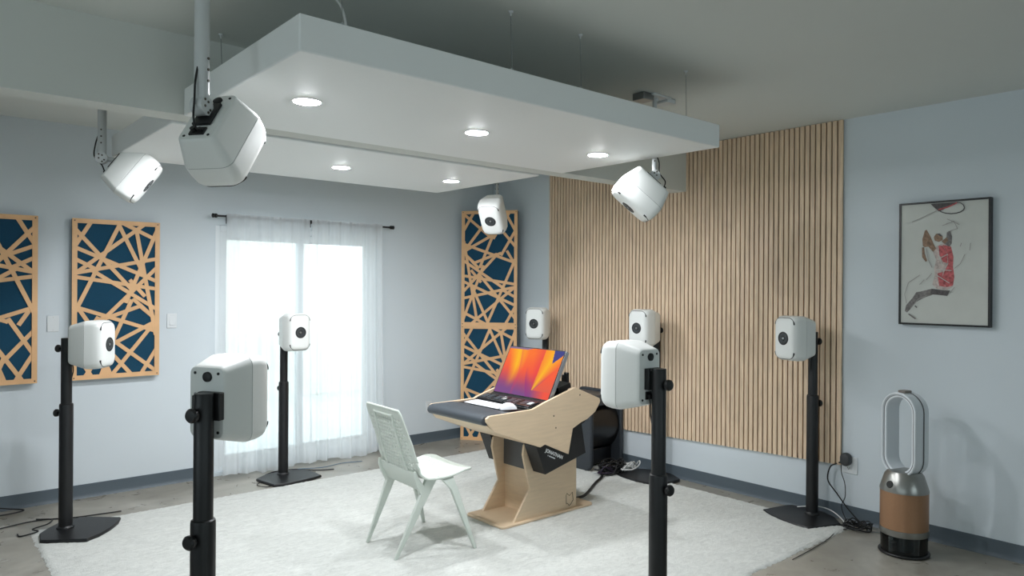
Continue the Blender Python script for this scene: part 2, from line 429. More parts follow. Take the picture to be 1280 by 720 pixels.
def make_panel(name, fx, fy, label, loc, rz, group):
    """local: width along x (0..PW), front faces -y, z 0..PH"""
    r = empty(name, loc, (0, 0, rz)); tag(r, label, 'acoustic panel', group)
    bm = bmesh.new(); box(bm, (.004, -.046, .004), (PW-.004, 0, PH-.004)); obj('felt_core', bm, M_teal, r)
    bm = bmesh.new(); y0, y1 = -.056, -.0465; b = .034
    box(bm, (0, y0, 0), (b, y1, PH)); box(bm, (PW-b, y0, 0), (PW, y1, PH))
    box(bm, (b, y0, 0), (PW-b, y1, b)); box(bm, (b, y0, PH-b), (PW-b, y1, PH))
    wd = .0140
    for k, (u0, v0, u1, v1) in enumerate(BARS):
        if fx: u0, u1 = 1-u0, 1-u1
        if fy: v0, v1 = 1-v0, 1-v1
        def grow(a, b, c, d):
            du, dv = c-a, d-b; L = math.hypot(du*PW, dv*PH) or 1
            near = c < .13 or c > .87 or d < .06 or d > .94
            k = .0 if near else .010
            c, d = c+du/L*k, d+dv/L*k
            for _ in range(60):
                if near and .035 < c < .965 and .018 < d < .982: c, d = c+du/L*.004, d+dv/L*.004
            return c, d
        (u0, v0), (u1, v1) = grow(u1, v1, u0, v0), grow(u0, v0, u1, v1)
        p0 = Vector((min(max(u0, .025), .975)*PW, (1-min(max(v0, .015), .985))*PH)); p1 = Vector((min(max(u1, .025), .975)*PW, (1-min(max(v1, .015), .985))*PH))
        d = (p1-p0).normalized(); n = Vector((-d.y, d.x))*wd
        d = d*.004
        dy = .00014*k
        prism(bm, [tuple(p0-n-d), tuple(p1-n+d), tuple(p1+n+d), tuple(p0+n-d)], y0+.0002+dy, y1-.0002*(k % 5), XZ)
    obj('lattice', bm, M_lat, r, smooth=0)
    for sx in (.016, PW-.016):
        for sz in (.016, PH-.016):
            bm = bmesh.new(); cyl(bm, (sx, y0-.001, sz), (sx, y0+.002, sz), .005, n=12); obj('screw', bm, M_screw, r)
    return r
make_panel('acoustic_panel', 0, 0, 'teal acoustic panel with wooden lattice between the two light switches', (-3.978, -.001, .892), 0, 'lattice acoustic panels')
make_panel('acoustic_panel', 1, 0, 'lattice acoustic panel cut off by the left edge of the photo', (-4.79, -.001, .892), 0, 'lattice acoustic panels')
pa = Vector((-.40, -.07, 0)); pb = Vector((-.028, -.57, 0))
ang = math.atan2(pb.y-pa.y, pb.x-pa.x)
make_panel('acoustic_panel', 0, 0, 'lower lattice panel standing on the floor across the corner', tuple(pa), ang, 'lattice acoustic panels')
make_panel('acoustic_panel', 1, 1, 'upper lattice panel stacked in the corner behind a hanging speaker', (pa.x, pa.y, PH), ang, 'lattice acoustic panels')

# ------------------------------------------------------------------ slat wall
sl = empty('slat_wall_panel', (RX, -2.4, .31)); tag(sl, 'tall oak slat panel covering the wall behind the front speakers', 'slat panel')
SY0, SY1 = -3.885, -.935
def zb(y): return .298+(.378-.298)*(SY1-y)/(SY1-SY0)
bm = bmesh.new()
prism(bm, [(SY0+2.4+.002, zb(SY0)-.31), (SY1+2.4-.002, zb(SY1)-.31), (SY1+2.4-.002, CZ-.31-.004), (SY0+2.4+.002, CZ-.31-.004)], -.009, -.001, YZ)
obj('felt_backing', bm, M_felt, sl)
bm = bmesh.new(); n = int((SY1-SY0)/.04)
pit = (SY1-SY0-.0295)/n
for i in range(n+1):
    y = SY0+i*pit
    prism(bm, [(y+2.4, zb(y)-.31), (y+2.4295, zb(y+.0295)-.31), (y+2.4295, CZ-.31-.004), (y+2.4, CZ-.31-.004)], -.026, -.0088, YZ)
obj('slats', bm, M_oak, sl, smooth=0)

# ------------------------------------------------------------------ ceiling clouds
def cloud(name, x0, x1, y0, y1, label):
    c = empty(name, ((x0+x1)/2, (y0+y1)/2, 2.40)); tag(c, label, 'ceiling panel', 'hanging ceiling panels')
    hx, hy = (x1-x0)/2, (y1-y0)/2
    bm = bmesh.new(); box(bm, (-hx, -hy, 0), (hx, hy, .13)); obj('panel_body', bm, M_white, c, .006)
    return c
cloud('ceiling_cloud', -3.945, -1.44, -3.868, -2.60, 'nearer white hanging ceiling panel with three bright lights')
cloud('ceiling_cloud', -3.945, -1.47, -2.40, -1.13, 'farther white hanging ceiling panel near the curtain wall')
dl = None
DL = [(-3.63, -3.25, 'round recessed light nearest the big hanging speaker, left on the nearer ceiling panel'),
      (-2.70, -3.25, 'round recessed light in the middle of the nearer ceiling panel'),
      (-1.78, -3.25, 'round recessed light at the right end of the nearer ceiling panel'),
      (-3.60, -1.77, 'recessed light on the farther ceiling panel hidden behind the big hanging speaker'),
      (-2.70, -1.77, 'recessed light in the middle of the farther ceiling panel'),
      (-1.79, -1.77, 'recessed light at the right end of the farther ceiling panel')]
for x, y, lb in DL:
    if dl is None:
        dl = empty('recessed_downlight', (x, y, 2.40)); o = dl
        bm = bmesh.new(); lathe(bm, [(.056, .0), (.058, -.004), (.066, -.003), (.068, 0), (.066, .0)], 40); obj('trim_ring', bm, M_white, dl)
        bm = bmesh.new(); lathe(bm, [(0, -.0075), (.022, -.0072), (.04, -.006), (.051, -.004), (.056, -.001), (.056, 0)], 40); obj('light_lens', bm, M_lamp, dl)
    else:
        o = copy_tree(dl); o.location = (x, y, 2.40)
    tag(o, lb, 'downlight', 'recessed ceiling lights')

# suspension wires
wires = [(-3.765, -3.83, .13, 'thin hanging wire nearest the camera at the left end of the front ceiling panel'),
         (-2.96, -3.83, .0, 'second hanging wire from the left on the nearer ceiling panel edge'),
         (-2.53, -3.83, .0, 'third hanging wire from the left on the nearer ceiling panel edge'),
         (-1.69, -3.82, -.012, 'hanging wire at the right end of the nearer ceiling panel'),
         (-3.80, -2.70, .0, 'hanging wire beside the big speaker pole at the back corner of the ceiling panel')]
for x, y, dx, lb in wires:
    r = empty('suspension_wire', (x, y, 2.53)); tag(r, lb, 'wire', 'wires holding the ceiling panels')
    h = CZ-2.53
    bm = bmesh.new(); cyl(bm, (0, 0, .02), (-.012, -.004, h-.018), .0016, n=6); obj('cable_line', bm, M_chrome, r)
    bm = bmesh.new(); tube(bm, [(0, 0, 0), (.008, 0, .008), (0, 0, .018), (-.008, 0, .01), (-.002, 0, .002)], .002, 6); obj('eye_hook', bm, M_mount, r)
    bm = bmesh.new(); lathe(bm, [(0, h), (.012, h), (.01, h-.006), (.004, h-.01), (.003, h-.02), (0, h-.02)], 12, c=(-.012, -.004, 0)); obj('ceiling_hook', bm, M_mount, r)
bm = bmesh.new(); tube(bm, [(-3.95, -3.5, CZ-.006), (-3.86, -3.51, CZ-.045), (-3.78, -3.53, CZ-.012), (-3.7, -3.55, CZ-.02), (-3.66, -3.62, CZ-.1), (-3.66, -3.68, 2.535)], .005, 8)
tag(obj('lamp_cable', bm, M_cablew), 'grey flexible cable looping from the ceiling to the hanging panel', 'cable')

# ------------------------------------------------------------------ speakers
SW, SH, SD = .190, .300, .212
KW, KD, KH = 1.07, 1.05, 1.03
def build_speaker():
    r = empty('studio_monitor')
    sec = [(0, .130, .232, .022), (.004, .138, .240, .026), (.012, .144, .247, .030), (.10, .187, .297, .036), (.1045, .1885, .2985, .036), (.106, .184, .294, .035), (.1075, .1895, .2995, .036),
           (.15, .190, .300, .038), (.178, .184, .295, .040), (.193, .174, .284, .042), (.203, .160, .268, .042), (.209, .142, .250, .04), (.212, .118, .226, .036)]
    bm = bmesh.new()
    loft(bm, [[(x, a, b) for a, b in rrect(w_, h_, q)] for x, w_, h_, q in sec])
    obj('cabinet', bm, M_spk, r, smooth=28)
    bm = bmesh.new()
    loft(bm, [[(x, a, b) for a, b in rrect(w_, h_, .035)] for x, w_, h_ in ((.1050, .184, .294), (.1053, .1868, .2968), (.1067, .1868, .2968), (.107, .184, .294))], cap=False)
    obj('cabinet_seam', bm, M_seam, r, smooth=60)
    # driver: surround, cone and tweeter horn, slightly recessed look
    MM = Matrix.Translation((.2105, 0, 0)) @ Matrix.Rotation(PI/2, 4, 'Y')
    bm = bmesh.new(); lathe(bm, [(.0445, 0), (.0445, .003), (.042, .0038), (.038, .002), (.036, .0018)], 36, M=MM); obj('surround', bm, M_cone2, r)
    bm = bmesh.new(); lathe(bm, [(.0362, .0018), (.028, .0035), (.019, .0026), (.016, .0018)], 36, M=MM); obj('cone', bm, M_cone, r)
    bm = bmesh.new(); lathe(bm, [(.0165, .0018), (.013, .004), (.0095, .0022)], 28, M=MM); d = obj('tweeter', bm, M_cone2, r)
    bm = bmesh.new(); lathe(bm, [(.0097, .0024), (.007, .0058), (0, .0068)], 24, M=MM); obj('dome', bm, M_chrome, d)
    for s in (1, -1):
        bm = bmesh.new()
        pts = []
        for a, b in rrect(.164, .274, .045, 8):
            if b > .066: pts.append((a, b))
        pts.sort(key=lambda q: math.atan2(q[1]-.08, q[0]))
        P = [(.2000, a, s*b) for a, b in [(.0822, .094)]+pts[0:]+[(-.0822, .094)] if b >= .092]
        tube(bm, P, lambda t: .0020+.0026*(min(1, max(0, (abs(t-.5)-.27)/.1))), 8, smooth=False)
        obj('port_slot', bm, M_cone2, r)
    bm = bmesh.new(); lathe(bm, [(0, -.008), (.012, -.008), (.0165, -.006), (.0175, .002)], 24, M=Matrix.Translation((0, -.004, .086)) @ Matrix.Rotation(PI/2, 4, 'Y')); obj('rear_dial', bm, M_cone2, r)
    bm = bmesh.new(); box(bm, (-.006, -.028, -.096), (.002, .028, -.062)); cyl(bm, (-.016, -.012, -.08), (0, -.012, -.08), .008, n=12); cyl(bm, (-.02, .012, -.08), (0, .012, -.08), .009, n=12)
    obj('connector_panel', bm, M_cone2, r)
    for sy in (-.046, .046):
        for sz in (-.098, .098):
            bm = bmesh.new(); cyl(bm, (-.002, sy, sz), (.003, sy, sz), .005, n=10); obj('rear_screw', bm, M_cone2, r)
    bm = bmesh.new(); box(bm, (.2085, -.018, -.1015), (.2112, .018, -.0985)); obj('name_badge', bm, M_chrome, r)
    return r
SPK = None
def speaker(rear, d, label, group, roll=0):
    global SPK
    if SPK is None: SPK = build_speaker(); o = SPK
    else: o = copy_tree(SPK)
    d = Vector(d).normalized()
    o.scale = (KD, KW, KH); o.location = rear; o.rotation_euler = (roll, math.asin(-d.z), math.atan2(d.y, d.x))
    tag(o, label, 'speaker', group); return o

def stand(px, py, z0, d, zs, step, label, side=0.):
    """floor stand, mast at (px,py), facing d, speaker centre height zs"""
    yaw = math.atan2(d[1], d[0])
    r = empty('speaker_stand', (px, py, z0), (0, 0, yaw)); tag(r, label, 'speaker stand', 'black speaker floor stands')
    zs -= z0; step -= z0
    foot = [(-.105, -.10), (-.03, -.225), (.01, -.232), (.245, -.215), (.275, -.12), (.285, 0), (.275, .12), (.245, .215), (.01, .232), (-.03, .225), (-.105, .10), (-.112, 0)]
    bm = bmesh.new()
    def ring(k, z): return [(.09+(a-.09)*k, b*k, z) for a, b in foot]
    loft(bm, [ring(.985, 0), ring(1, .004), ring(1, .014), ring(.975, .021), ring(.6, .0235)])
    b = obj('foot_plate', bm, M_steel, r, smooth=40)
    bm = bmesh.new(); lathe(bm, [(.052, .020), (.050, .030), (.043, .036), (.041, .04)], 28); obj('mast_flange', bm, M_chrome if False else M_steel, b)
    bm = bmesh.new(); lathe(bm, [(0, .022), (.0405, .022), (.0405, step-.012), (.039, step-.004), (.034, step), (0, step)], 32); obj('lower_tube', bm, M_steel, r)
    bm = bmesh.new(); lathe(bm, [(0, step-.05), (.032, step-.05), (.032, zs+.036), (.03, zs+.04), (0, zs+.04)], 32); obj('upper_tube', bm, M_steel, r)
    for zz, rad in ((step-.062, .0405), (zs-.028, .032)):
        bm = bmesh.new()
        MM = Matrix.Translation((-rad, 0, zz)) @ Matrix.Rotation(-PI/2, 4, 'Y')
        lathe(bm, [(0, -.01), (.008, -.01), (.008, .008), (.021, .010), (.0245, .016), (.0245, .026), (.019, .033), (0, .035)], 20, M=MM)
        obj('clamp_knob', bm, M_black, r)
    bm = bmesh.new(); box(bm, (.02, -.046, zs-.055), (.0455, .046, zs+.04)); box(bm, (.0, -.022, zs-.05), (.036, .022+side, zs+.03))
    pl = obj('mount_plate', bm, M_black, r, .003)
    for q in (-.024, .024):
        bm = bmesh.new(); cyl(bm, (.017, q+side, zs+.034), (.0205, q+side, zs+.034), .004, n=8); obj('plate_bolt', bm, M_chrome, pl)
    # cable from the speaker into the mast
    bm = bmesh.new(); tube(bm, [(.044, .012+side, zs-.08), (.03, .014+side, zs-.11), (.036, .012, zs-.17), (.028, .006, zs-.22), (.026, 0, zs-.25)], .0035, 6); obj('speaker_lead', bm, M_cable, r)
    return r

def set_speaker(px, py, z0, d, zs, step, l_st, l_sp, side=0.):
    d = Vector((*d, 0)).normalized()
    stand(px, py, z0, d, zs, step, l_st, side)
    l = Vector((-d.y, d.x, 0))
    rear = Vector((px, py, zs))+d*.046+l*side
    speaker(rear, d, l_sp, 'white speakers on floor stands')
set_speaker(-4.128, -.80, RT*.9, (.79, -.61), 1.216, .835, 'black speaker stand at far left in front of the lattice panel', 'white speaker in front of the left lattice panel')
set_speaker(-2.485, -.36, .0, (.10, -.99), 1.222, .80, 'black speaker stand in front of the sheer curtains', 'white speaker in front of the sheer curtains')
set_speaker(-4.19, -3.68, RT, (.86, .5), 1.197, .814, 'black speaker stand in the left foreground with its knobs on the left', 'large white speaker in the left foreground seen from behind', side=.03)
set_speaker(-2.411, -4.204, 0, (.0, 1), 1.205, .78, 'black speaker stand in the right foreground cut off at the bottom', 'white speaker in the right foreground turned away to show its back', side=.008)
set_speaker(-.07, -3.735, .0, (-.95, .32), 1.262, .86, 'black speaker stand near the right edge of the slats', 'white speaker in front of the right edge of the slats')
set_speaker(-.06, -2.36, RT*.5, (-1, .0), 1.272, .86, 'black speaker stand half hidden behind the right foreground stand', 'white speaker behind the right foreground speaker, in front of the slats')
set_speaker(-.09, -1.02, .0, (-.93, -.365), 1.256, .86, 'black speaker stand hidden behind the desk screen', 'white speaker above the orange screen at the left edge of the slats')

def ceil_mount(top, joint, pr, rear, d, label, plate=.06):
    r = empty('ceiling_speaker_mount', top); tag(r, label, 'speaker mount', 'ceiling mounts of the hanging speakers')
    T = Vector(top); J = Vector(joint)-T; Rr = Vector(rear)-T; d = Vector(d).normalized()
    side = d.cross(Vector((0, 0, 1))).normalized()
    bm = bmesh.new(); box(bm, (-plate, -plate*.7, -.012), (plate, plate*.7, 0)); cyl(bm, (0, 0, -.03), (0, 0, -.01), pr*1.6)
    obj('ceiling_plate', bm, M_mount, r, .003)
    if plate > .06:
        bm = bmesh.new(); box(bm, (-.16, -.045, -.045), (-.062, .045, -.001)); obj('cable_box', bm, M_chrome, r, .004)
        bm = bmesh.new(); box(bm, (.062, -.05, -.03), (.15, .05, -.001)); obj('clamp_block', bm, M_mount, r, .006)
    bm = bmesh.new(); cyl(bm, (0, 0, -.028), (J.x, J.y, J.z+.02), pr, n=20); p = obj('drop_pole', bm, M_mount, r)
    bm = bmesh.new()
    for k in range(3):
        z = J.z+.09+.04*k
        cyl(bm, Vector((J.x, J.y, z))-side*(pr+.003), Vector((J.x, J.y, z))+side*(pr+.003), .005, n=8)
    obj('pole_bolt', bm, M_screw, p)
    bm = bmesh.new(); cyl(bm, J-side*.024, J+side*.024, .034, n=24); obj('swivel_joint', bm, M_mount, r)
    bm = bmesh.new()
    for k in range(5):
        a = 2*PI*k/5; off = (d*math.cos(a)+Vector((0, 0, 1))*math.sin(a))*.02
        for s in (-1, 1): cyl(bm, J+off+side*s*.0235, J+off+side*s*.026, .005, n=8)
    obj('joint_screw', bm, M_screw, r)
    v = Rr-J
    up = side.cross(d).normalized()
    bm = bmesh.new()
    B = Matrix((( *(d), 0), (*side, 0), (*up, 0), (0, 0, 0, 1))).transposed(); 
    B = Matrix.Translation(Rr) @ B
    box(bm, (-.013, -.036, -.05), (-.001, .036, .062), B)
    pl = obj('back_plate', bm, M_black, r, .002)
    bm = bmesh.new()
    cyl(bm, J, Rr-d*.006+up*.012, .015, n=12); obj('tilt_arm', bm, M_mount, r)
    bm = bmesh.new(); tube(bm, [Rr-d*.018-up*.08, Rr-d*.05-up*.06, J-d*.05-Vector((0, 0, .02)), J-d*.045+Vector((0, 0, .05)), Vector((J.x, J.y, J.z+.12))-d*(pr+.002)], .004, 6); obj('speaker_lead', bm, M_cable, r)
    return r
def hang(top, joint, pr, rear, aim, l_m, l_s, roll=0, plate=.06):
    d = (Vector(aim)-Vector(rear)).normalized()
    ceil_mount(top, joint, pr, rear, d, l_m, plate)
    speaker(rear, d, l_s, 'white speakers hanging from the ceiling', roll)
AIM = (-2.6, -2.4, .75)
def hangc(pole, zj, pr, centre, aim, *a, **k):
    d = (Vector(aim)-Vector(centre)).normalized(); rear = Vector(centre)-d*.106
    hang((pole[0], pole[1], CZ), (pole[0], pole[1], zj), pr, tuple(rear), aim, *a, **k)
hangc((-4.147, -3.50), 2.245, .026, (-4.055, -3.44, 2.147), (-2.6, -2.4, .75), 'thick white ceiling pole holding the big speaker at upper left', 'big white speaker hanging at upper left seen from behind')
hangc((-4.02, -1.24), 2.37, .025, (-3.87, -1.30, 2.285), (-2.36, -1.90, 1.10), 'white ceiling pole holding the speaker left of the farther ceiling panel', 'white hanging speaker above the left lattice panel')
hangc((-1.02, -1.38), 2.32, .011, (-1.12, -1.46, 2.225), (-2.6, -2.4, .75), 'thin white ceiling pole in front of the corner lattice panel', 'white hanging speaker in front of the corner lattice panel')
hangc((-1.40, -3.375), 2.30, .014, (-1.49, -3.345, 2.185), (-2.6, -2.4, .55), 'white ceiling pole with round joint in front of the oak slats', 'white hanging speaker tilted down in front of the oak slats', plate=.09)

# ------------------------------------------------------------------ framed picture
FY0, FY1, FZ0, FZ1 = -4.267, -4.788, 1.377, 2.165   # left (far) edge to right edge
fr = empty('framed_picture', (RX, (FY0+FY1)/2, FZ0)); tag(fr, 'black framed basketball artwork on the wall right of the slats', 'picture')
def fl_(x, y, z): return (x-RX, y-(FY0+FY1)/2, z-FZ0)
bm = bmesh.new(); t = .012
for a, b in (((.018, FY1, FZ0), (RX-.001, FY1+t, FZ1)), ((.018, FY0-t, FZ0), (RX-.001, FY0, FZ1)), ((.018, FY1+t, FZ0), (RX-.001, FY0-t, FZ0+t)), ((.018, FY1+t, FZ1-t), (RX-.001, FY0-t, FZ1))):
    box(bm, fl_(*a), fl_(*b))
obj('picture_frame', bm, M_frame, fr)
mats = [mat('art paper', (196, 198, 192), .6, noise=(5, .05)), mat('art red', (182, 92, 94), .7, noise=(60, .45)), mat('art pale', (186, 172, 166), .7, noise=(70, .3)),
        mat('art brown', (140, 114, 94), .7, noise=(60, .35)), mat('art grey', (118, 114, 112), .7, noise=(70, .4)), mat('art dark', (84, 80, 80), .7, noise=(90, .3)), mat('art sketch', (150, 146, 143), .7)]
bm = bmesh.new(); box(bm, fl_(.024, FY1+.01, FZ0+.01), fl_(.05, FY0-.01, FZ1-.01))
lev = [0]
def uv(u, v, h): return fl_(.024-h, FY0+(FY1-FY0)*u, FZ1+(FZ0-FZ1)*v)
def patch(pts, mi):
    lev[0] += 1; h = .00025*lev[0]
    f = bm.faces.new([bm.verts.new(uv(u, v, h)) for u, v in pts]); f.material_index = mi
def stroke(pts, w_, mi):
    for (a, b), (c, d) in zip(pts, pts[1:]):
        L = math.hypot(c-a, (d-b)*1.5) or 1; nx_, ny_ = -(d-b)*1.5/L*w_, (c-a)/L*w_/1.5
        patch([(a-nx_, b-ny_), (c-nx_, d-ny_), (c+nx_, d+ny_), (a+nx_, b+ny_)], mi)
patch([(0.378, 0.704), (0.386, 0.754), (0.291, 0.777), (0.205, 0.812), (0.136, 0.873), (0.097, 0.901), (0.07, 0.889), (0.085, 0.842), (0.161, 0.779), (0.203, 0.732), (0.246, 0.728)], 4)
patch([(0.413, 0.366), (0.516, 0.336), (0.587, 0.371), (0.614, 0.445), (0.61, 0.535), (0.624, 0.61), (0.61, 0.685), (0.541, 0.716), (0.436, 0.704), (0.384, 0.671), (0.411, 0.595), (0.405, 0.533), (0.424, 0.472), (0.391, 0.411)], 2)
patch([(0.496, 0.353), (0.587, 0.371), (0.612, 0.453), (0.609, 0.528), (0.624, 0.61), (0.61, 0.677), (0.541, 0.692), (0.479, 0.64), (0.517, 0.565), (0.558, 0.505), (0.548, 0.43)], 1)
patch([(.45, .36), (.50, .36), (.545, .43), (.55, .50), (.50, .49), (.46, .43)], 1)
patch([(.44, .58), (.50, .57), (.49, .64), (.53, .69), (.46, .68)], 1)
patch([(0.397, 0.29), (0.422, 0.263), (0.463, 0.261), (0.494, 0.284), (0.496, 0.315), (0.453, 0.329), (0.409, 0.317)], 3)
patch([(.43, .262), (.463, .261), (.494, .284), (.47, .285)], 5)
patch([(0.275, 0.355), (0.269, 0.301), (0.297, 0.233), (0.316, 0.225), (0.36, 0.281), (0.391, 0.335), (0.424, 0.381), (0.391, 0.408), (0.339, 0.364), (0.297, 0.366)], 3)
patch([(0.484, 0.326), (0.537, 0.293), (0.541, 0.256), (0.576, 0.243), (0.597, 0.288), (0.593, 0.347), (0.568, 0.369), (0.516, 0.346)], 4)
patch([(.484, .326), (.54, .295), (.56, .32), (.52, .345)], 3)
patch([(0.266, 0.369), (0.291, 0.366), (0.297, 0.417), (0.326, 0.479), (0.308, 0.486), (0.269, 0.447)], 3)
patch([(0.378, 0.704), (0.519, 0.716), (0.581, 0.718), (0.55, 0.761), (0.448, 0.753), (0.364, 0.749)], 5)
patch([(0.36, 0.02), (0.66, 0.02), (0.576, 0.05), (0.452, 0.084), (0.40, 0.05)], 5)
hoop = [(0.729, 0.067), (0.719, 0.085), (0.688, 0.1), (0.641, 0.108), (0.585, 0.109), (0.529, 0.103), (0.481, 0.09), (0.448, 0.071), (0.55, 0.055), (0.65, 0.026), (0.686, 0.028), (0.717, 0.046), (.729, .067)]
stroke(hoop[:8], .006, 5); stroke(hoop[7:10], .008, 1); stroke(hoop[9:], .005, 5)
for s_ in ([(0.246, 0.593), (0.116, 0.655), (0.072, 0.749), (0.095, 0.826)], [(0.318, 0.378), (0.341, 0.471), (0.384, 0.533)], [(0.738, 0.434), (0.69, 0.507), (0.63, 0.543)], [(0.797, 0.346), (0.789, 0.405)],
           [(0.155, 0.157), (0.304, 0.117), (0.43, 0.079)], [(0.688, 0.373), (0.702, 0.344)], [(0.632, 0.692), (0.581, 0.737)], [(0.384, 0.579), (0.322, 0.632)], [(0.3, 0.632), (0.246, 0.671)],
           [(.50, .20), (.62, .17), (.66, .23), (.56, .25)], [(.55, .15), (.68, .20)], [(.14, .87), (.23, .79), (.33, .76)]):
    stroke(s_, .0035, 6)
stroke([(0.122, 0.912), (0.205, 0.952)], .008, 4); stroke([(0.196, 0.844), (0.219, 0.858)], .007, 5)
stroke([(.44, .47), (.56, .43)], .004, 0); stroke([(.43, .55), (.60, .56)], .004, 0); stroke([(.45, .60), (.58, .66)], .004, 0); stroke([(.46, .44), (.50, .52)], .004, 0)
art = obj('art_print', bm, mats, fr, smooth=0)

# ------------------------------------------------------------------ switches and outlets
def plate(name, x, z, label, kind, wdt=.074, hgt=.118):
    r = empty(name, (x, 0, z)); tag(r, label, 'light switch' if kind != 'outlet' else 'outlet')
    boxo('wall_plate', (-wdt/2, -.007, -hgt/2), (wdt/2, -.0008, hgt/2), M_plate, r, .003)
    if kind == 'rocker':
        bm = bmesh.new(); prism(bm, [(-.007, -.034), (-.0135, -.034), (-.009, .034), (-.007, .034)], -.017, .017, lambda a, b, d: (d, a, b)); obj('rocker', bm, M_plate, r, .001)
    elif kind == 'blank':
        for s in (-1, 1):
            bm = bmesh.new(); cyl(bm, (0, -.0078, s*.045), (0, -.006, s*.045), .0035, n=10); obj('plate_screw', bm, M_mount, r)
    else:
        for s in (-1, 1):
            bm = bmesh.new(); prism(bm, [(a, b+s*.02) for a, b in rrect(.034, .029, .01)], -.0095, -.006, XZ); f = obj('socket', bm, M_plate, r)
            bm = bmesh.new(); box(bm, (-.008, -.0102, s*.02-.003), (-.0055, -.009, s*.02+.006)); box(bm, (.0055, -.0102, s*.02-.003), (.008, -.009, s*.02+.006)); cyl(bm, (0, -.0102, s*.02-.008), (0, -.009, s*.02-.008), .003, n=8)
            obj('socket_slot', bm, M_cone2, f)
    return r
plate('switch_plate', -4.088, 1.313, 'blank white wall plate between the two lattice panels', 'blank')
plate('light_switch', -3.272, 1.314, 'white rocker light switch between the lattice panel and the curtains', 'rocker')
plate('wall_outlet', -.78, .365, 'white double outlet low on the wall left of the corner lattice panel', 'outlet')
o = plate('wall_outlet', 0, 0, 'white outlet at the bottom right corner of the slats with a black adapter in it', 'outlet', .118, .118)
o.location = (RX, -3.935, .385); o.rotation_euler = (0, 0, -PI/2)
ad = empty('power_adapter', (RX-.0105, -3.925, .425)); tag(ad, 'dark grey plug adapter in the outlet beside the slats', 'power adapter')
bm = bmesh.new(); loft(bm, [[(x, a, b) for a, b in rrect(.068*k, .088*k, .031)] for x, k in ((0, .92), (-.004, 1), (-.034, 1), (-.042, .93), (-.045, .82))]); obj('adapter_body', bm, mat('dark grey adapter', (58, 60, 62), .5), ad)
bm = bmesh.new(); cyl(bm, (-.02, .022, -.02), (-.03, .046, -.03), .007, .005, n=10); obj('plug_lead', bm, M_black, ad)

# ------------------------------------------------------------------ desk
dk = empty('workstation_desk', (-1.5, -2.4, RT)); tag(dk, 'birch plywood workstation desk with black padded front edge and lettered side', 'desk')
def D(x, y, z): return (x+1.5, y+2.4, z-RT)
DXZ = lambda a, b, d: D(a, d, b)
side = [(-2.197, 0.785), (-2.172, 0.800), (-1.811, 0.805), (-1.707, 0.838), (-1.416, 0.916), (-1.168, 0.818), (-1.162, 0.800), (-1.167, 0.785), (-1.211, 0.728), (-1.293, 0.684), (-1.353, 0.669), (-1.437, 0.635), (-1.477, 0.465), (-1.696, 0.561), (-1.741, 0.547), (-1.873, 0.597), (-2.134, 0.698), (-2.195, 0.765)]
for y0 in (-2.722, -2.098):
    bm = bmesh.new(); prism(bm, side, y0, y0+.019, DXZ); sp = obj('side_panel', bm, M_ply, dk, .002, smooth=30)
    yy = y0-.0006 if y0 < -2.4 else y0+.0196
    for sx, sz in ((-1.37, .86), (-1.62, .742), (-1.60, .66)):
        bm = bmesh.new(); cyl(bm, D(sx, yy, sz), D(sx, yy+.002*(1 if y0 < -2.4 else -1), sz), .006, n=12); obj('panel_screw', bm, M_screw, sp)
leg = [(-1.835, .022), (-1.690, .225), (-1.752, .47), (-1.742, .535), (-1.70, .56), (-1.66, .60), (-1.24, .60), (-1.236, .022)]
for y0 in (-2.565, -2.235):
    bm = bmesh.new(); prism(bm, leg, y0, y0+.019, DXZ); lp = obj('leg_panel', bm, M_ply, dk, .002, smooth=30)
    if y0 < -2.4:
        lg = [(-1.333, 0.137), (-1.308, 0.116), (-1.279, 0.136), (-1.27, 0.08), (-1.294, 0.053), (-1.31, 0.045), (-1.326, 0.065), (-1.339, 0.063), (-1.34, 0.125)]
        bm = bmesh.new(); tube(bm, [D(a, y0-.0004, b) for a, b in lg], .0021, 6, smooth=False, closed=True); l_ = obj('engraved_emblem', bm, M_burn, lp); l_['label'] = 'dark engraved fox head outline'
bm = bmesh.new(); prism(bm, [(a-1.515, b-2.39) for a, b in rrect(.87, .40, .03)], RT+.0005, .03, lambda a, b, d: D(a, b, d)); obj('base_plate', bm, M_ply, dk, .004)
boxo('cross_board', D(-1.634, -2.546, .03), D(-1.616, -2.235, .60), M_ply, dk)
boxo('modesty_panel', D(-1.648, -2.544, .338), D(-1.636, -2.237, .60), M_grey, dk, .002)
# front tray under the padded rest, open box section
bm = bmesh.new(); prism(bm, [(-2.178, .738), (-2.135, .700), (-1.74, .548), (-1.735, .566), (-2.12, .716), (-2.14, .74)], -2.703, -2.098, DXZ); obj('tray', bm, M_ply, dk, .001)
prof = [(-2.185, .737), (-2.209, .744), (-2.221, .762), (-2.218, .782), (-2.205, .796), (-2.182, .803), (-2.02, .804), (-1.985, .800), (-1.975, .79), (-1.975, .772), (-2.10, .745)]
bm = bmesh.new(); prism(bm, prof, -2.700, -2.101, DXZ); obj('padded_rest', bm, M_leather, dk, .008, smooth=50)
bm = bmesh.new(); prism(bm, [(-1.974, .792), (-1.81, .795), (-1.70, .818), (-1.42, .892), (-1.42, .872), (-1.70, .80), (-1.81, .775), (-1.974, .772)], -2.702, -2.099, DXZ); obj('work_surface', bm, M_bag, dk)
bm = bmesh.new(); prism(bm, [(-1.42, .892), (-1.19, .800), (-1.19, .782), (-1.42, .872)], -2.702, -2.099, DXZ); obj('rear_slope', bm, M_bag, dk)
bm = bmesh.new(); prism(bm, [(-1.9, .70), (-1.9, .69), (-1.55, .58), (-1.30, .66), (-1.25, .72), (-1.25, .76), (-1.45, .80)], -2.70, -2.10, DXZ); obj('under_cabinet', bm, M_bag, dk)
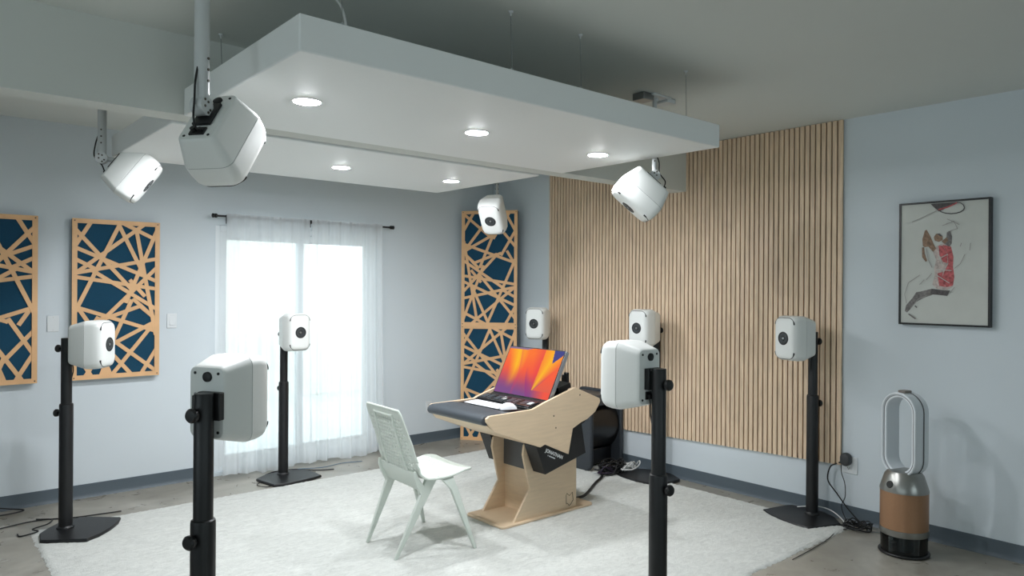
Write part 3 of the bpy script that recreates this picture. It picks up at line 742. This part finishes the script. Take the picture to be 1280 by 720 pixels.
for y0, y1 in ((-2.702, -2.58), (-2.22, -2.10)):
    bag = [(-1.760, .552), (-1.69, .60), (-1.335, .68), (-1.286, .444), (-1.674, .353)]
    bm = bmesh.new(); prism(bm, bag, y0, y1, DXZ); bg = obj('side_pocket', bm, M_bag, dk, .002)
    if y0 < -2.5:
        cu = bpy.data.curves.new('lettering', 'FONT'); cu.body = 'JONATHAN'; cu.size = .0315; cu.extrude = .0004; cu.offset = .0013; cu.align_x = 'LEFT'
        tmp = bpy.data.objects.new('lettering_source', cu); COL.objects.link(tmp)
        dg = bpy.context.evaluated_depsgraph_get(); me = bpy.data.meshes.new_from_object(tmp.evaluated_get(dg))
        bpy.data.objects.remove(tmp)
        me.materials.append(M_letter)
        xs = [v.co.x for v in me.vertices]; k = .178/(max(xs)-min(xs))
        ta = math.atan2(.441-.514, 1.682-1.522)
        RM = Matrix.Translation(D(-1.678, y0-.0006, .507)) @ Matrix.Rotation(-ta, 4, 'Y') @ Matrix.Rotation(PI/2, 4, 'X') @ Matrix.Diagonal((k, k*.95, 1, 1))
        me.transform(RM)
        lo = bpy.data.objects.new('lettering', me); COL.objects.link(lo); lo.parent = bg; lo['label'] = 'white printed word JONATHAN'
        bm = bmesh.new(); rnd = random.Random(4); xx = 0
        TM = Matrix.Translation(D(-1.656, y0-.0006, .475)) @ Matrix.Rotation(-ta, 4, 'Y')
        for q, wq in enumerate((.006, .008, .009, .006, .008, .009, .006, .009, .008)):
            if q == 1: xx += .007
            box(bm, (xx, -.0003, 0), (xx+wq*.7, .0003, .0075), TM); xx += wq
        sm = obj('small_print', bm, M_letter, bg); sm['label'] = 'tiny unreadable grey line under the word'

# keyboard, mouse, console, display on the desk
kb = empty('keyboard', (-1.905, -2.335, .8005), (0, 0, 0)); tag(kb, 'slim white keyboard lying behind the padded desk edge', 'keyboard')
bm = bmesh.new(); prism(bm, [(-.062, 0), (.056, 0), (.056, .010), (-.062, .005)], -.215, .15, lambda a, b, d: (a, d, b)); obj('keyboard_body', bm, M_alu if False else M_key, kb, .002)
bm = bmesh.new()
for r_ in range(5):
    for c_ in range(14):
        x = -.052+r_*.0205; y = -.208+c_*.0252
        z = .0058+.0042*(r_+.5)/5
        box(bm, (x, y, z), (x+.0175, y+.0215, z+.0022))
obj('keys', bm, mat('key caps', (238, 240, 243), .45), kb, 0)
ms = empty('mouse', (-1.925, -2.605, .8055), (0, 0, math.radians(-25))); tag(ms, 'white computer mouse at the right end of the keyboard', 'mouse')
bm = bmesh.new()
rings = []
for k in range(9):
    t = k/8; hh = .042*math.sin(PI*(.06+.88*t))**.6; ww = .031*(.75+.25*math.sin(PI*t))
    rings.append([(-.055+.11*t, a, max(0, b)) for a, b in [(ww*math.cos(q), hh*abs(math.sin(q))**.8) for q in (PI*i/12 for i in range(13))]])
loft(bm, rings); obj('mouse_shell', bm, M_key, ms, smooth=60)
bm = bmesh.new(); box(bm, (-.056, -.0275, -.004), (.056, .0275, .001)); obj('mouse_base', bm, M_alu, ms, .004)

cs = empty('control_console', (-1.755, -2.40, .807), (0, math.radians(-12), 0)); tag(cs, 'row of black touch control modules below the screen', 'control console')
boxo('console_tray', (-.058, -.285, .001), (.058, .285, .012), M_black, cs, .003)
for k in range(4):
    y = -.275+k*.139
    md = boxo('control_module', (-.052, y, .0125), (.05, y+.13, .022), mat('module face', (34, 38, 42), .25), cs, .003)
    bm = bmesh.new()
    for q in range(3):
        box(bm, (-.03+q*.022, y+.016, .0222), (-.012+q*.022, y+.050, .0235)); box(bm, (-.03+q*.022, y+.066, .0222), (-.012+q*.022, y+.112, .0235))
    obj('module_buttons', bm, mat('module buttons', (62, 70, 76), .3), md)
bm = bmesh.new(); lathe(bm, [(.024, .022), (.024, .028), (.021, .032), (.018, .030), (0, .030)], 28, c=(.0, .02, 0)); obj('jog_dial', bm, M_chrome, cs)
bm = bmesh.new(); box(bm, (-.02, -.262, .0237), (.02, -.225, .0247)); obj('lit_button', bm, mat('pale button', (190, 205, 205), .4), cs)

# display
dz = .832; lean = math.atan2(1.443-1.614 and (1.614-1.443), 1.161-.826)
dp = empty('desktop_display', (-1.634, -2.39, .834), (0, lean, 0)); tag(dp, 'wide desktop screen leaning back with an orange petal wallpaper', 'monitor')
DW, DH = .585, .372
boxo('display_shell', (.0, -DW/2, 0), (.034, DW/2, DH), M_alu, dp, .004)
boxo('bezel', (-.003, -DW/2+.001, .001), (.0005, DW/2-.001, DH-.001), M_black, dp, .001)
def wall_paint(u, v):
    """generic glowing petals; u right, v up"""
    def mixc(a, b, t): t = max(0, min(1, t)); return tuple(p+(q-p)*t for p, q in zip(a, b))
    P, R_, O, Y, B, V = (128, 84, 138), (238, 78, 78), (252, 122, 62), (253, 190, 52), (74, 78, 140), (150, 60, 130)
    c = mixc(P, R_, v*2.1-.25+.35*u)
    c = mixc(c, O, v*1.5-.42+.15*math.sin(u*5))
    # left yellow petal
    d = (u-(.16+.16*(1-v)))
    if v > .12:
        c = mixc(c, Y, max(0, 1-abs(u-(.18+.06*math.sin(v*3)))/(.05+.16*v))*min(1, (v-.12)*2))
    # petal edge curve left
    e = .30+.04*v-.22*max(0, v-.45)**1.2
    if u > e and u < e+.06: c = mixc(c, (226, 70, 100), .35*(1-(u-e)/.06))
    # bright fan on the right, rooted at (.66,.12)
    if v > .14:
        t = (u-.66)/(v-.10)
        if .02 < t < .62: c = mixc(c, Y, (1-abs(t-.24)/.40)*.95)
        if t >= .62: c = mixc(c, (250, 108, 66), .7)
        if -.22 < t <= .02: c = mixc(c, (226, 70, 84), .5*(1+t/.22))
    else:
        if u > .66: c = mixc(c, (240, 92, 74), min(1, (u-.66)*4))
    # violet fold low centre
    ce = .44+.30*(.62-v)**1.4 if v < .62 else 9
    if v < .62 and ce < u < ce+.14*(1-v): c = mixc(c, V, .6*min(1, (.62-v)*3)*(1-(u-ce)/(.14*(1-v))))
    if v < .3: c = mixc(c, P, (.3-v)*2.2*max(0, 1-u*1.3))
    # deep blue patches at the top corners
    k = (u-.84)*1.0-(1-v)*.45
    if u > .83 and v > .70 and (v-.70)/.30 > (u-.83)/.22*.55-.25 and (u-.83) > (1-v)*.10 and v > .70+(u-.84)*1.35: c = B
    if v > .965 and u < .45-(1-v)*3: c = (140, 120, 150)
    return c
NU, NV = 150, 94
bm = bmesh.new(); lay = bm.loops.layers.float_color.new('paint')
VV = [[bm.verts.new((-.0034, DW/2-.007-(DW-.014)*i/NU, .007+(DH-.014)*j/NV)) for i in range(NU+1)] for j in range(NV+1)]
for j in range(NV):
    for i in range(NU):
        q = ((i, j), (i+1, j), (i+1, j+1), (i, j+1))
        f = bm.faces.new([VV[b][a] for a, b in q])
        for lp_, (a, b) in zip(f.loops, q): lp_[lay] = (*lin(wall_paint(a/NU, b/NV)), 1)
ms_ = bpy.data.materials.new('lit screen'); ms_.use_nodes = True; nt = ms_.node_tree; nt.nodes.clear()
oo = nt.nodes.new('ShaderNodeOutputMaterial'); em = nt.nodes.new('ShaderNodeEmission'); at = nt.nodes.new('ShaderNodeAttribute'); at.attribute_name = 'paint'
em.inputs[1].default_value = 1.0; nt.links.new(at.outputs['Color'], em.inputs[0]); nt.links.new(em.outputs[0], oo.inputs[0])
obj('screen', bm, ms_, dp, smooth=0)
bm = bmesh.new(); box(bm, (.034, -.1, .06), (.05, .1, .2)); obj('rear_bracket', bm, M_black, dp, .004)
bm = bmesh.new(); tube(bm, [(.05, -.05, .08), (.09, -.05, .03), (.10, -.05, -.055)], .012, 8); tube(bm, [(.05, .05, .08), (.09, .05, .03), (.10, .05, -.055)], .012, 8); obj('tilt_leg', bm, M_black, dp)
# black device and clamp post on the rear shelf
rk = empty('audio_interface', (-1.44, -2.52, .89), (0, -.26, 0)); tag(rk, 'flat black device on the desk just behind the screen', 'audio device')
boxo('device_case', (-.07, -.14, .004), (.05, .14, .042), M_black, rk, .003)
bm = bmesh.new()
for k in range(5): cyl(bm, (-.078, -.11+k*.05, .023), (-.069, -.11+k*.05, .023), .008, n=12)
obj('device_knob', bm, M_chrome, rk)
ct = empty('microphone_clip', (-1.28, -2.50, .838)); tag(ct, 'small black clip on a short post behind the screen edge', 'clip')
bm = bmesh.new(); lathe(bm, [(0, .0), (.03, .0), (.03, .006), (.010, .012), (.010, .11), (0, .11)], 16); obj('post', bm, M_black, ct)
bm = bmesh.new(); box(bm, (-.014, -.016, .06), (.014, .016, .15)); box(bm, (-.012, .012, .11), (.012, .034, .135)); box(bm, (-.011, .03, .075), (.011, .043, .13)); obj('clip_head', bm, M_black, ct, .005)

# ------------------------------------------------------------------ chair
ch = empty('perforated_chair', (-2.475, -2.415, RT), (0, 0, math.radians(-3))); tag(ch, 'pale sage plastic chair with a perforated back facing the desk', 'chair')
prof = catmull([(-.270, 0, .865), (-.252, 0, .78), (-.228, 0, .68), (-.198, 0, .58), (-.160, 0, .49), (-.10, 0, .445), (0, 0, .437), (.10, 0, .445), (.18, 0, .460), (.235, 0, .456)], 10)
# resample by arc length
acc = [0]
for a, b in zip(prof, prof[1:]): acc.append(acc[-1]+(b-a).length)
def at_len(s):
    s *= acc[-1]
    for i in range(len(acc)-1):
        if acc[i+1] >= s: t = (s-acc[i])/(acc[i+1]-acc[i]); return prof[i].lerp(prof[i+1], t)
    return prof[-1]
def half_w(s):   # half width along the shell
    if s < .45: return .212+.018*(s/.45)
    return .23+.012*math.sin((s-.45)/.55*PI)
NL, NW = 72, 30
bm = bmesh.new(); G = []
for j in range(NL+1):
    s = j/NL; p = at_len(s); w_ = half_w(s)
    if s > .94: w_ *= 1-.10*((s-.94)/.06)**2
    if s < .04: w_ *= 1-.07*((.04-s)/.04)**2
    row = []
    for i in range(NW+1):
        t = i/NW*2-1
        dish = .030*(t*t)*(1 if s < .5 else .5)*min(1, s*4)
        dx, dz_ = (dish, 0) if s < .42 else ((0, dish*.6) if s > .56 else (dish*.6, dish*.5))
        row.append(bm.verts.new((p.x+dx, t*w_, p.z+dz_)))
    G.append(row)
for j in range(NL):
    for i in range(NW):
        hole = (j % 2 == 1) and ((i+(j//2) % 2) % 2 == 0) and 2 <= i < NW-2 and 5 <= j < NL-6
        if not hole: bm.faces.new((G[j][i], G[j][i+1], G[j+1][i+1], G[j+1][i]))
sh = obj('seat_shell', bm, M_chair, ch, smooth=60)
so = sh.modifiers.new('thick', 'SOLIDIFY'); so.thickness = .009; so.offset = 0
# rim around the shell
bm = bmesh.new(); rim = []
for j in range(0, NL+1, 3): p = at_len(j/NL); 
P1 = [tuple(v) for v in []]
def shell_pt(s, t):
    p = at_len(s); w_ = half_w(s)
    if s > .94: w_ *= 1-.10*((s-.94)/.06)**2
    if s < .04: w_ *= 1-.07*((.04-s)/.04)**2
    dish = .030*(t*t)*(1 if s < .5 else .5)*min(1, s*4)
    dx, dz_ = (dish, 0) if s < .42 else ((0, dish*.6) if s > .56 else (dish*.6, dish*.5))
    return Vector((p.x+dx, t*w_, p.z+dz_))
loop = [shell_pt(s/40, -1) for s in range(0, 41)]+[shell_pt(1, t/8) for t in range(-7, 8)]+[shell_pt(s/40, 1) for s in range(40, -1, -1)]+[shell_pt(0, t/8) for t in range(7, -8, -1)]
tube(bm, loop, .007, 6, smooth=False, closed=True); obj('shell_rim', bm, M_chair, ch)
# stiffening rib on the rear of the back
bm = bmesh.new()
rib = [shell_pt(.60-.56*k/10, -.52) for k in range(11)]+[shell_pt(.045, -.52+1.04*k/8) for k in range(1, 8)]+[shell_pt(.04+.56*k/10, .52) for k in range(11)]
rib = [p+Vector((-.006, 0, -.004)) for p in rib]
tube(bm, rib, .0085, 6, smooth=False); obj('back_rib', bm, M_chair, ch)
# legs: flattened tapering bars
def bar(bm, pts, ws, ts):
    """pts path; ws fore-aft widths, ts lateral thickness; section axes x and y"""
    rings = []
    for p, a, b in zip(pts, ws, ts):
        rings.append([(p[0]+q[0]*a, p[1]+q[1]*b, p[2]) for q in ((-.5, -.5), (.5, -.5), (.5, .5), (-.5, .5))])
    loft(bm, rings)
for s in (-1, 1):
    bm = bmesh.new(); bar(bm, [(-.055, s*.215, .452), (-.10, s*.212, .36), (-.275, s*(.185 if s < 0 else .175), 0)], [.08, .062, .020], [.028, .028, .018]); obj('leg', bm, M_chair, ch, .004)
    bm = bmesh.new(); bar(bm, [(.035, s*.222, .455), (.085, s*.245, .37), (.205, s*.302, 0)], [.095, .050, .021], [.028, .028, .018]); obj('leg', bm, M_chair, ch, .004)
# underframe: slim side links joining the back to the legs, and the sloping apron under the back
for s in (-1, 1):
    bm = bmesh.new(); bar(bm, [(-.172, s*.222, .505), (-.165, s*.221, .47), (-.14, s*.217, .42), (-.10, s*.212, .355)], [.012, .03, .045, .056], [.012, .016, .022, .026]); obj('side_link', bm, M_chair, ch, .003)
bm = bmesh.new(); prism(bm, [(-.168, .492), (-.160, .455), (-.118, .375), (-.105, .39), (-.14, .455), (-.155, .492)], -.212, .212, XZ); obj('rear_apron', bm, M_chair, ch, .003)

# ------------------------------------------------------------------ subwoofer
sb = empty('subwoofer', (-.19, -1.66, RT)); tag(sb, 'black curved subwoofer cabinet behind the desk against the slats', 'subwoofer')
SHT = .655
def plate_prof(dy=.27, top=.05): return [(a, b+SHT/2) for a, b in rrect(dy*2, SHT, .06, 8)]
for x0, x1 in ((-.215, -.175), (.175, .215)):
    bm = bmesh.new(); prism(bm, plate_prof(), x0, x1, YZ); obj('side_plate', bm, M_subp, sb, .012)
bm = bmesh.new()
drum = [(.25*math.cos(t)*1.0, .365+.25*math.sin(t)) for t in (2*PI*i/40 for i in range(40))]
prism(bm, drum, -.176, .176, YZ); obj('spiral_drum', bm, M_subm, sb, smooth=40)
bm = bmesh.new(); prism(bm, [(-.16, .02), (.16, .02), (.16, .16), (-.16, .16)], -.176, .176, YZ); obj('driver_box', bm, M_subm, sb, .01)
bm = bmesh.new(); prism(bm, [(-.25, SHT-.10), (-.23, SHT-.05), (-.19, SHT-.02), (.19, SHT-.02), (.19, SHT-.06), (-.15, SHT-.06), (-.20, SHT-.10)], -.176, .176, YZ); obj('top_cover', bm, M_subp, sb, .006)
for sx in (-.195, .195):
    for sy in (-.2, .2):
        bm = bmesh.new(); cyl(bm, (sx, sy, -.0), (sx, sy, .012), .018, n=12); obj('foot', bm, M_black, sb)

# ------------------------------------------------------------------ air purifier fan
fn = empty('air_purifier_fan', (-.30, -4.43, 0), (0, 0, math.atan2(.30, -.95))); tag(fn, 'white looped bladeless fan on a copper base by the right wall', 'fan')
bm = bmesh.new(); prism(bm, [(.142*math.cos(2*PI*i/40), .142*math.sin(2*PI*i/40)) for i in range(40)], .004, .018, XY); obj('foot_ring', bm, M_black, fn, .005)
bm = bmesh.new(); lathe(bm, [(.128, .018), (.130, .125), (.126, .125), (.124, .022), (.128, .018)], 40); obj('water_tank', bm, M_tank, fn)
bm = bmesh.new(); lathe(bm, [(0, .018), (.06, .018), (.06, .125), (0, .125)], 28); box(bm, (-.1, -.03, .02), (-.06, .03, .09)); box(bm, (.05, -.05, .02), (.10, .0, .07)); obj('tank_insides', bm, mat('tank core', (70, 74, 76), .4), fn)
bm = bmesh.new(); lathe(bm, [(0, .122), (.133, .122), (.135, .128), (.135, .158), (0, .158)], 48); obj('lower_band', bm, M_silver, fn)
bm = bmesh.new(); lathe(bm, [(.128, .157), (.133, .159), (.133, .384), (.128, .386)], 48); obj('filter_grille', bm, M_copper, fn)
bm = bmesh.new(); lathe(bm, [(0, .382), (.135, .382), (.135, .392), (.108, .478), (.09, .50), (.06, .506), (0, .506)], 48); sc_ = obj('collar', bm, M_silver, fn)
bm = bmesh.new(); lathe(bm, [(0, -.004), (.019, -.004), (.022, 0), (.019, .005), (0, .005)], 24, M=Matrix.Translation((.124, 0, .428)) @ Matrix.Rotation(math.radians(73), 4, 'Y')); obj('round_display', bm, M_black, sc_)
# loop: stadium ring swept front to back (local +x is the front)
def stadium(hw, hh, k=16):
    o = []
    for i in range(k+1): a = PI*i/k; o.append((hw*math.cos(a), hh-hw+hw*math.sin(a)))
    for i in range(k+1): a = PI+PI*i/k; o.append((hw*math.cos(a), -(hh-hw)+hw*math.sin(a)))
    return o
def ringm(outer, inner, x0, x1, name, m, z=.722):
    bm = bmesh.new()
    def R_(pts, x): return [(x, a, b+z) for a, b in pts]
    R4 = [R_(stadium(*inner), x0), R_(stadium(*outer), x0), R_(stadium(*outer), x1), R_(stadium(*inner), x1)]
    V4 = [[bm.verts.new(p) for p in r] for r in R4]; n = len(V4[0])
    for A, B in zip(V4, V4[1:]+V4[:1]):
        for i in range(n): bm.faces.new((A[i], A[(i+1) % n], B[(i+1) % n], B[i]))
    return obj(name, bm, m, fn, .006, smooth=40)
ringm((.114, .254), (.086, .226), -.065, .052, 'loop_body', M_fanw)
ringm((.1175, .2575), (.104, .244), .045, .060, 'front_rim', M_fanw)
ringm((.101, .241), (.0985, .2385), .051, .0545, 'air_slot', M_grey)
ringm((.1175, .2575), (.1155, .2555), -.02, -.012, 'rear_seam', M_grey)
bm = bmesh.new(); box(bm, (-.03, -.025, .975), (.03, .025, .990)); obj('remote', bm, mat('remote', (120, 112, 104), .4), fn, .004)

# ------------------------------------------------------------------ cables on the floor
def cable(name, pts, label, m=M_cable, r=.0045, cat='cable', group=None):
    bm = bmesh.new(); tube(bm, pts, r, 8); return tag(obj(name, bm, m), label, cat, group)
cable('power_cable', [(-4.9, -.62, .006), (-4.55, -.50, .006), (-4.25, -.42, .006), (-4.05, -.50, .006), (-3.9, -.53, .006), (-3.75, -.55, .006)], 'black cable on the floor running behind the far left stand')
cable('power_cable', [(-4.24, -.43, .018), (-4.16, -.50, .017), (-4.20, -.60, .02), (-4.29, -.665, .022), (-4.27, -.73, .02), (-4.36, -.72, .006), (-4.37, -.66, .006)], 'short black cable looping at the foot of the far left stand')
cable('power_cable', [(-4.6, -.10, .006), (-4.40, -.14, .007), (-4.27, -.10, .006), (-4.36, -.045, .02), (-4.5, -.03, .06), (-4.62, -.025, .12)], 'coiled black cable against the skirting at the left edge')
cable('power_cable', [(-2.62, -.30, .006), (-2.57, -.22, .006), (-2.45, -.18, .006), (-2.3, -.22, .006), (-2.18, -.36, .006), (-2.05, -.42, .006)], 'thin black cable behind the foot of the stand at the curtains')
cable('power_cable', [(-2.70, -.42, .006), (-2.76, -.50, .006), (-2.72, -.60, .006), (-2.66, -.56, .006), (-2.70, -.48, .006), (-2.64, -.66, .009), (-2.58, -.68, .019)], 'thin tangled cable left of the stand at the curtains', r=.003)
cable('power_cable', [(-2.3, -.24, .012), (-2.1, -.30, .006), (-1.9, -.27, .006), (-1.72, -.32, .006)], 'thin pale blue cable on the floor in front of the right curtain', mat('blue cable', (80, 110, 135), .5), .003)
# desk lead
cable('mains_lead', [(-1.26, -2.40, .06), (-1.16, -2.41, .03), (-1.02, -2.42, .026), (-.86, -2.34, .024), (-.66, -2.22, .024), (-.50, -2.14, .026), (-.43, -2.09, .035)], 'thick black braided lead running from the desk to the cable tangle', M_cable, .0105)
rnd = random.Random(11)
def tangle(cx, cy, z0, sx, sy, sz, n, r, m, seed):
    rnd = random.Random(seed); bm = bmesh.new()
    for k in range(n):
        P = []; a = rnd.uniform(0, 6.28); rad = rnd.uniform(.25, 1)
        for q in range(rnd.randint(7, 11)):
            a += rnd.uniform(.5, 1.1); rr_ = rad*rnd.uniform(.7, 1)
            P.append((cx+sx*rr_*math.cos(a), cy+sy*rr_*math.sin(a), z0+rnd.random()**1.5*sz))
        tube(bm, P, r, 6, 6)
    return bm
tag(obj('cable_tangle', tangle(-.28, -2.06, .022, .19, .10, .10, 15, .0065, None, 3), M_cable), 'heap of tangled black cables on the floor beside the subwoofer', 'cables', kind='stuff')
tag(obj('cable_tangle', tangle(-.36, -2.08, .03, .12, .06, .07, 3, .006, None, 5), M_cablep), 'dark violet cables in the heap beside the subwoofer', 'cables', kind='stuff')
tag(obj('cable_tangle', tangle(-.17, -2.17, .045, .13, .07, .07, 5, .006, None, 8), M_cablew), 'white cables lying over the foot of the middle front stand', 'cables', kind='stuff')
# right stand cables and outlet lead
cable('adapter_lead', [(RX-.045, -3.87, .39), (RX-.06, -3.83, .36), (RX-.075, -3.82, .27), (RX-.07, -3.88, .19), (RX-.06, -3.95, .10), (RX-.08, -4.02, .05), (-.06, -4.10, .012), (-.12, -4.02, .008), (-.10, -3.96, .008), (-.16, -4.00, .012)], 'black lead curving from the plug adapter down to the floor')
cable('adapter_lead', [(RX-.045, -3.90, .385), (RX-.05, -3.905, .33), (RX-.045, -3.925, .26), (RX-.05, -3.93, .17), (RX-.06, -3.91, .10), (-.04, -3.96, .03), (-.10, -4.02, .008), (-.19, -4.01, .008)], 'thinner black lead hanging straight down from the plug adapter', r=.003)
cable('white_lead', [(-.02, -3.60, .03), (.0, -3.72, .06), (-.01, -3.84, .06), (-.06, -3.95, .026), (-.13, -3.99, .008)], 'white lead curving across the foot of the right-hand stand', M_cablew, .004)
tag(obj('cable_tangle', tangle(-.09, -4.06, .007, .09, .10, .05, 7, .004, None, 21), M_cable), 'black cable loops on the floor between the right stand and the fan', 'cables', kind='stuff')
cable('fan_lead', [(-.10, -4.12, .006), (-.06, -4.2, .006), (-.08, -4.30, .006), (-.16, -4.36, .008)], 'grey lead on the floor running to the copper based fan', mat('grey cable', (110, 112, 112), .5), .0035)
cable('power_cable', [(-.24, -3.99, .008), (-.45, -4.03, .006), (-.70, -4.05, .006), (-.95, -4.06, .006)], 'black cable along the rug edge in front of the right stand', r=.0025)

# ------------------------------------------------------------------ light: sky through the glass door and the added unseen windows, the recessed lights emit by themselves
wd = bpy.data.worlds.new('sky'); S.world = wd; wd.use_nodes = True
bg = wd.node_tree.nodes['Background']; bg.inputs[0].default_value = (.84, .94, .99, 1); bg.inputs[1].default_value = 3.7
po = bpy.data.lights.new('sky_portal', 'AREA'); po.shape = 'RECTANGLE'; po.size = WX1-WX0; po.size_y = WZ1-WZ0; po.cycles.is_portal = True
pob = bpy.data.objects.new('sky_portal', po); COL.objects.link(pob); pob.location = ((WX0+WX1)/2, .16, (WZ0+WZ1)/2); pob.rotation_euler = (-PI/2, 0, 0)

for k, (axis, a, b, z0, z1, fc) in enumerate(OPEN):
    pl_ = bpy.data.lights.new('sky_portal', 'AREA'); pl_.shape = 'RECTANGLE'; pl_.size = b-a; pl_.size_y = z1-z0; pl_.cycles.is_portal = True
    ob_ = bpy.data.objects.new('sky_portal', pl_); COL.objects.link(ob_)
    if axis == 'x': ob_.location = ((a+b)/2, fc-.02, (z0+z1)/2); ob_.rotation_euler = (PI/2, 0, 0)
    else: ob_.location = (fc-.02, (a+b)/2, (z0+z1)/2); ob_.rotation_euler = (PI/2, 0, -PI/2)
# ------------------------------------------------------------------ camera
f = 902.97; C = Vector((-4.994239, -6.201454, 1.6))
r_ = Vector((0.7576540733, -0.6526229533, 0.0066019679)); u_ = Vector((-0.0046077113, 0.0047665679, 0.9999780242)); w_ = Vector((0.6526400801, 0.7576678432, -0.0006043114))
cam = bpy.data.cameras.new('camera'); cam.sensor_width = 36; cam.lens = f/1280*36; cam.clip_start = .05
co = bpy.data.objects.new('camera', cam); COL.objects.link(co)
Mx = Matrix((r_, u_, -w_)).transposed().to_4x4(); Mx.translation = C; co.matrix_world = Mx
S.camera = co
v = S.view_settings; v.view_transform = 'Standard'; v.look = 'None'; v.gamma = 1; v.use_curve_mapping = False; v.exposure = 0
S.cycles.max_bounces = 10; S.cycles.diffuse_bounces = 6; S.cycles.transparent_max_bounces = 12
S.cycles.sample_clamp_indirect = 4
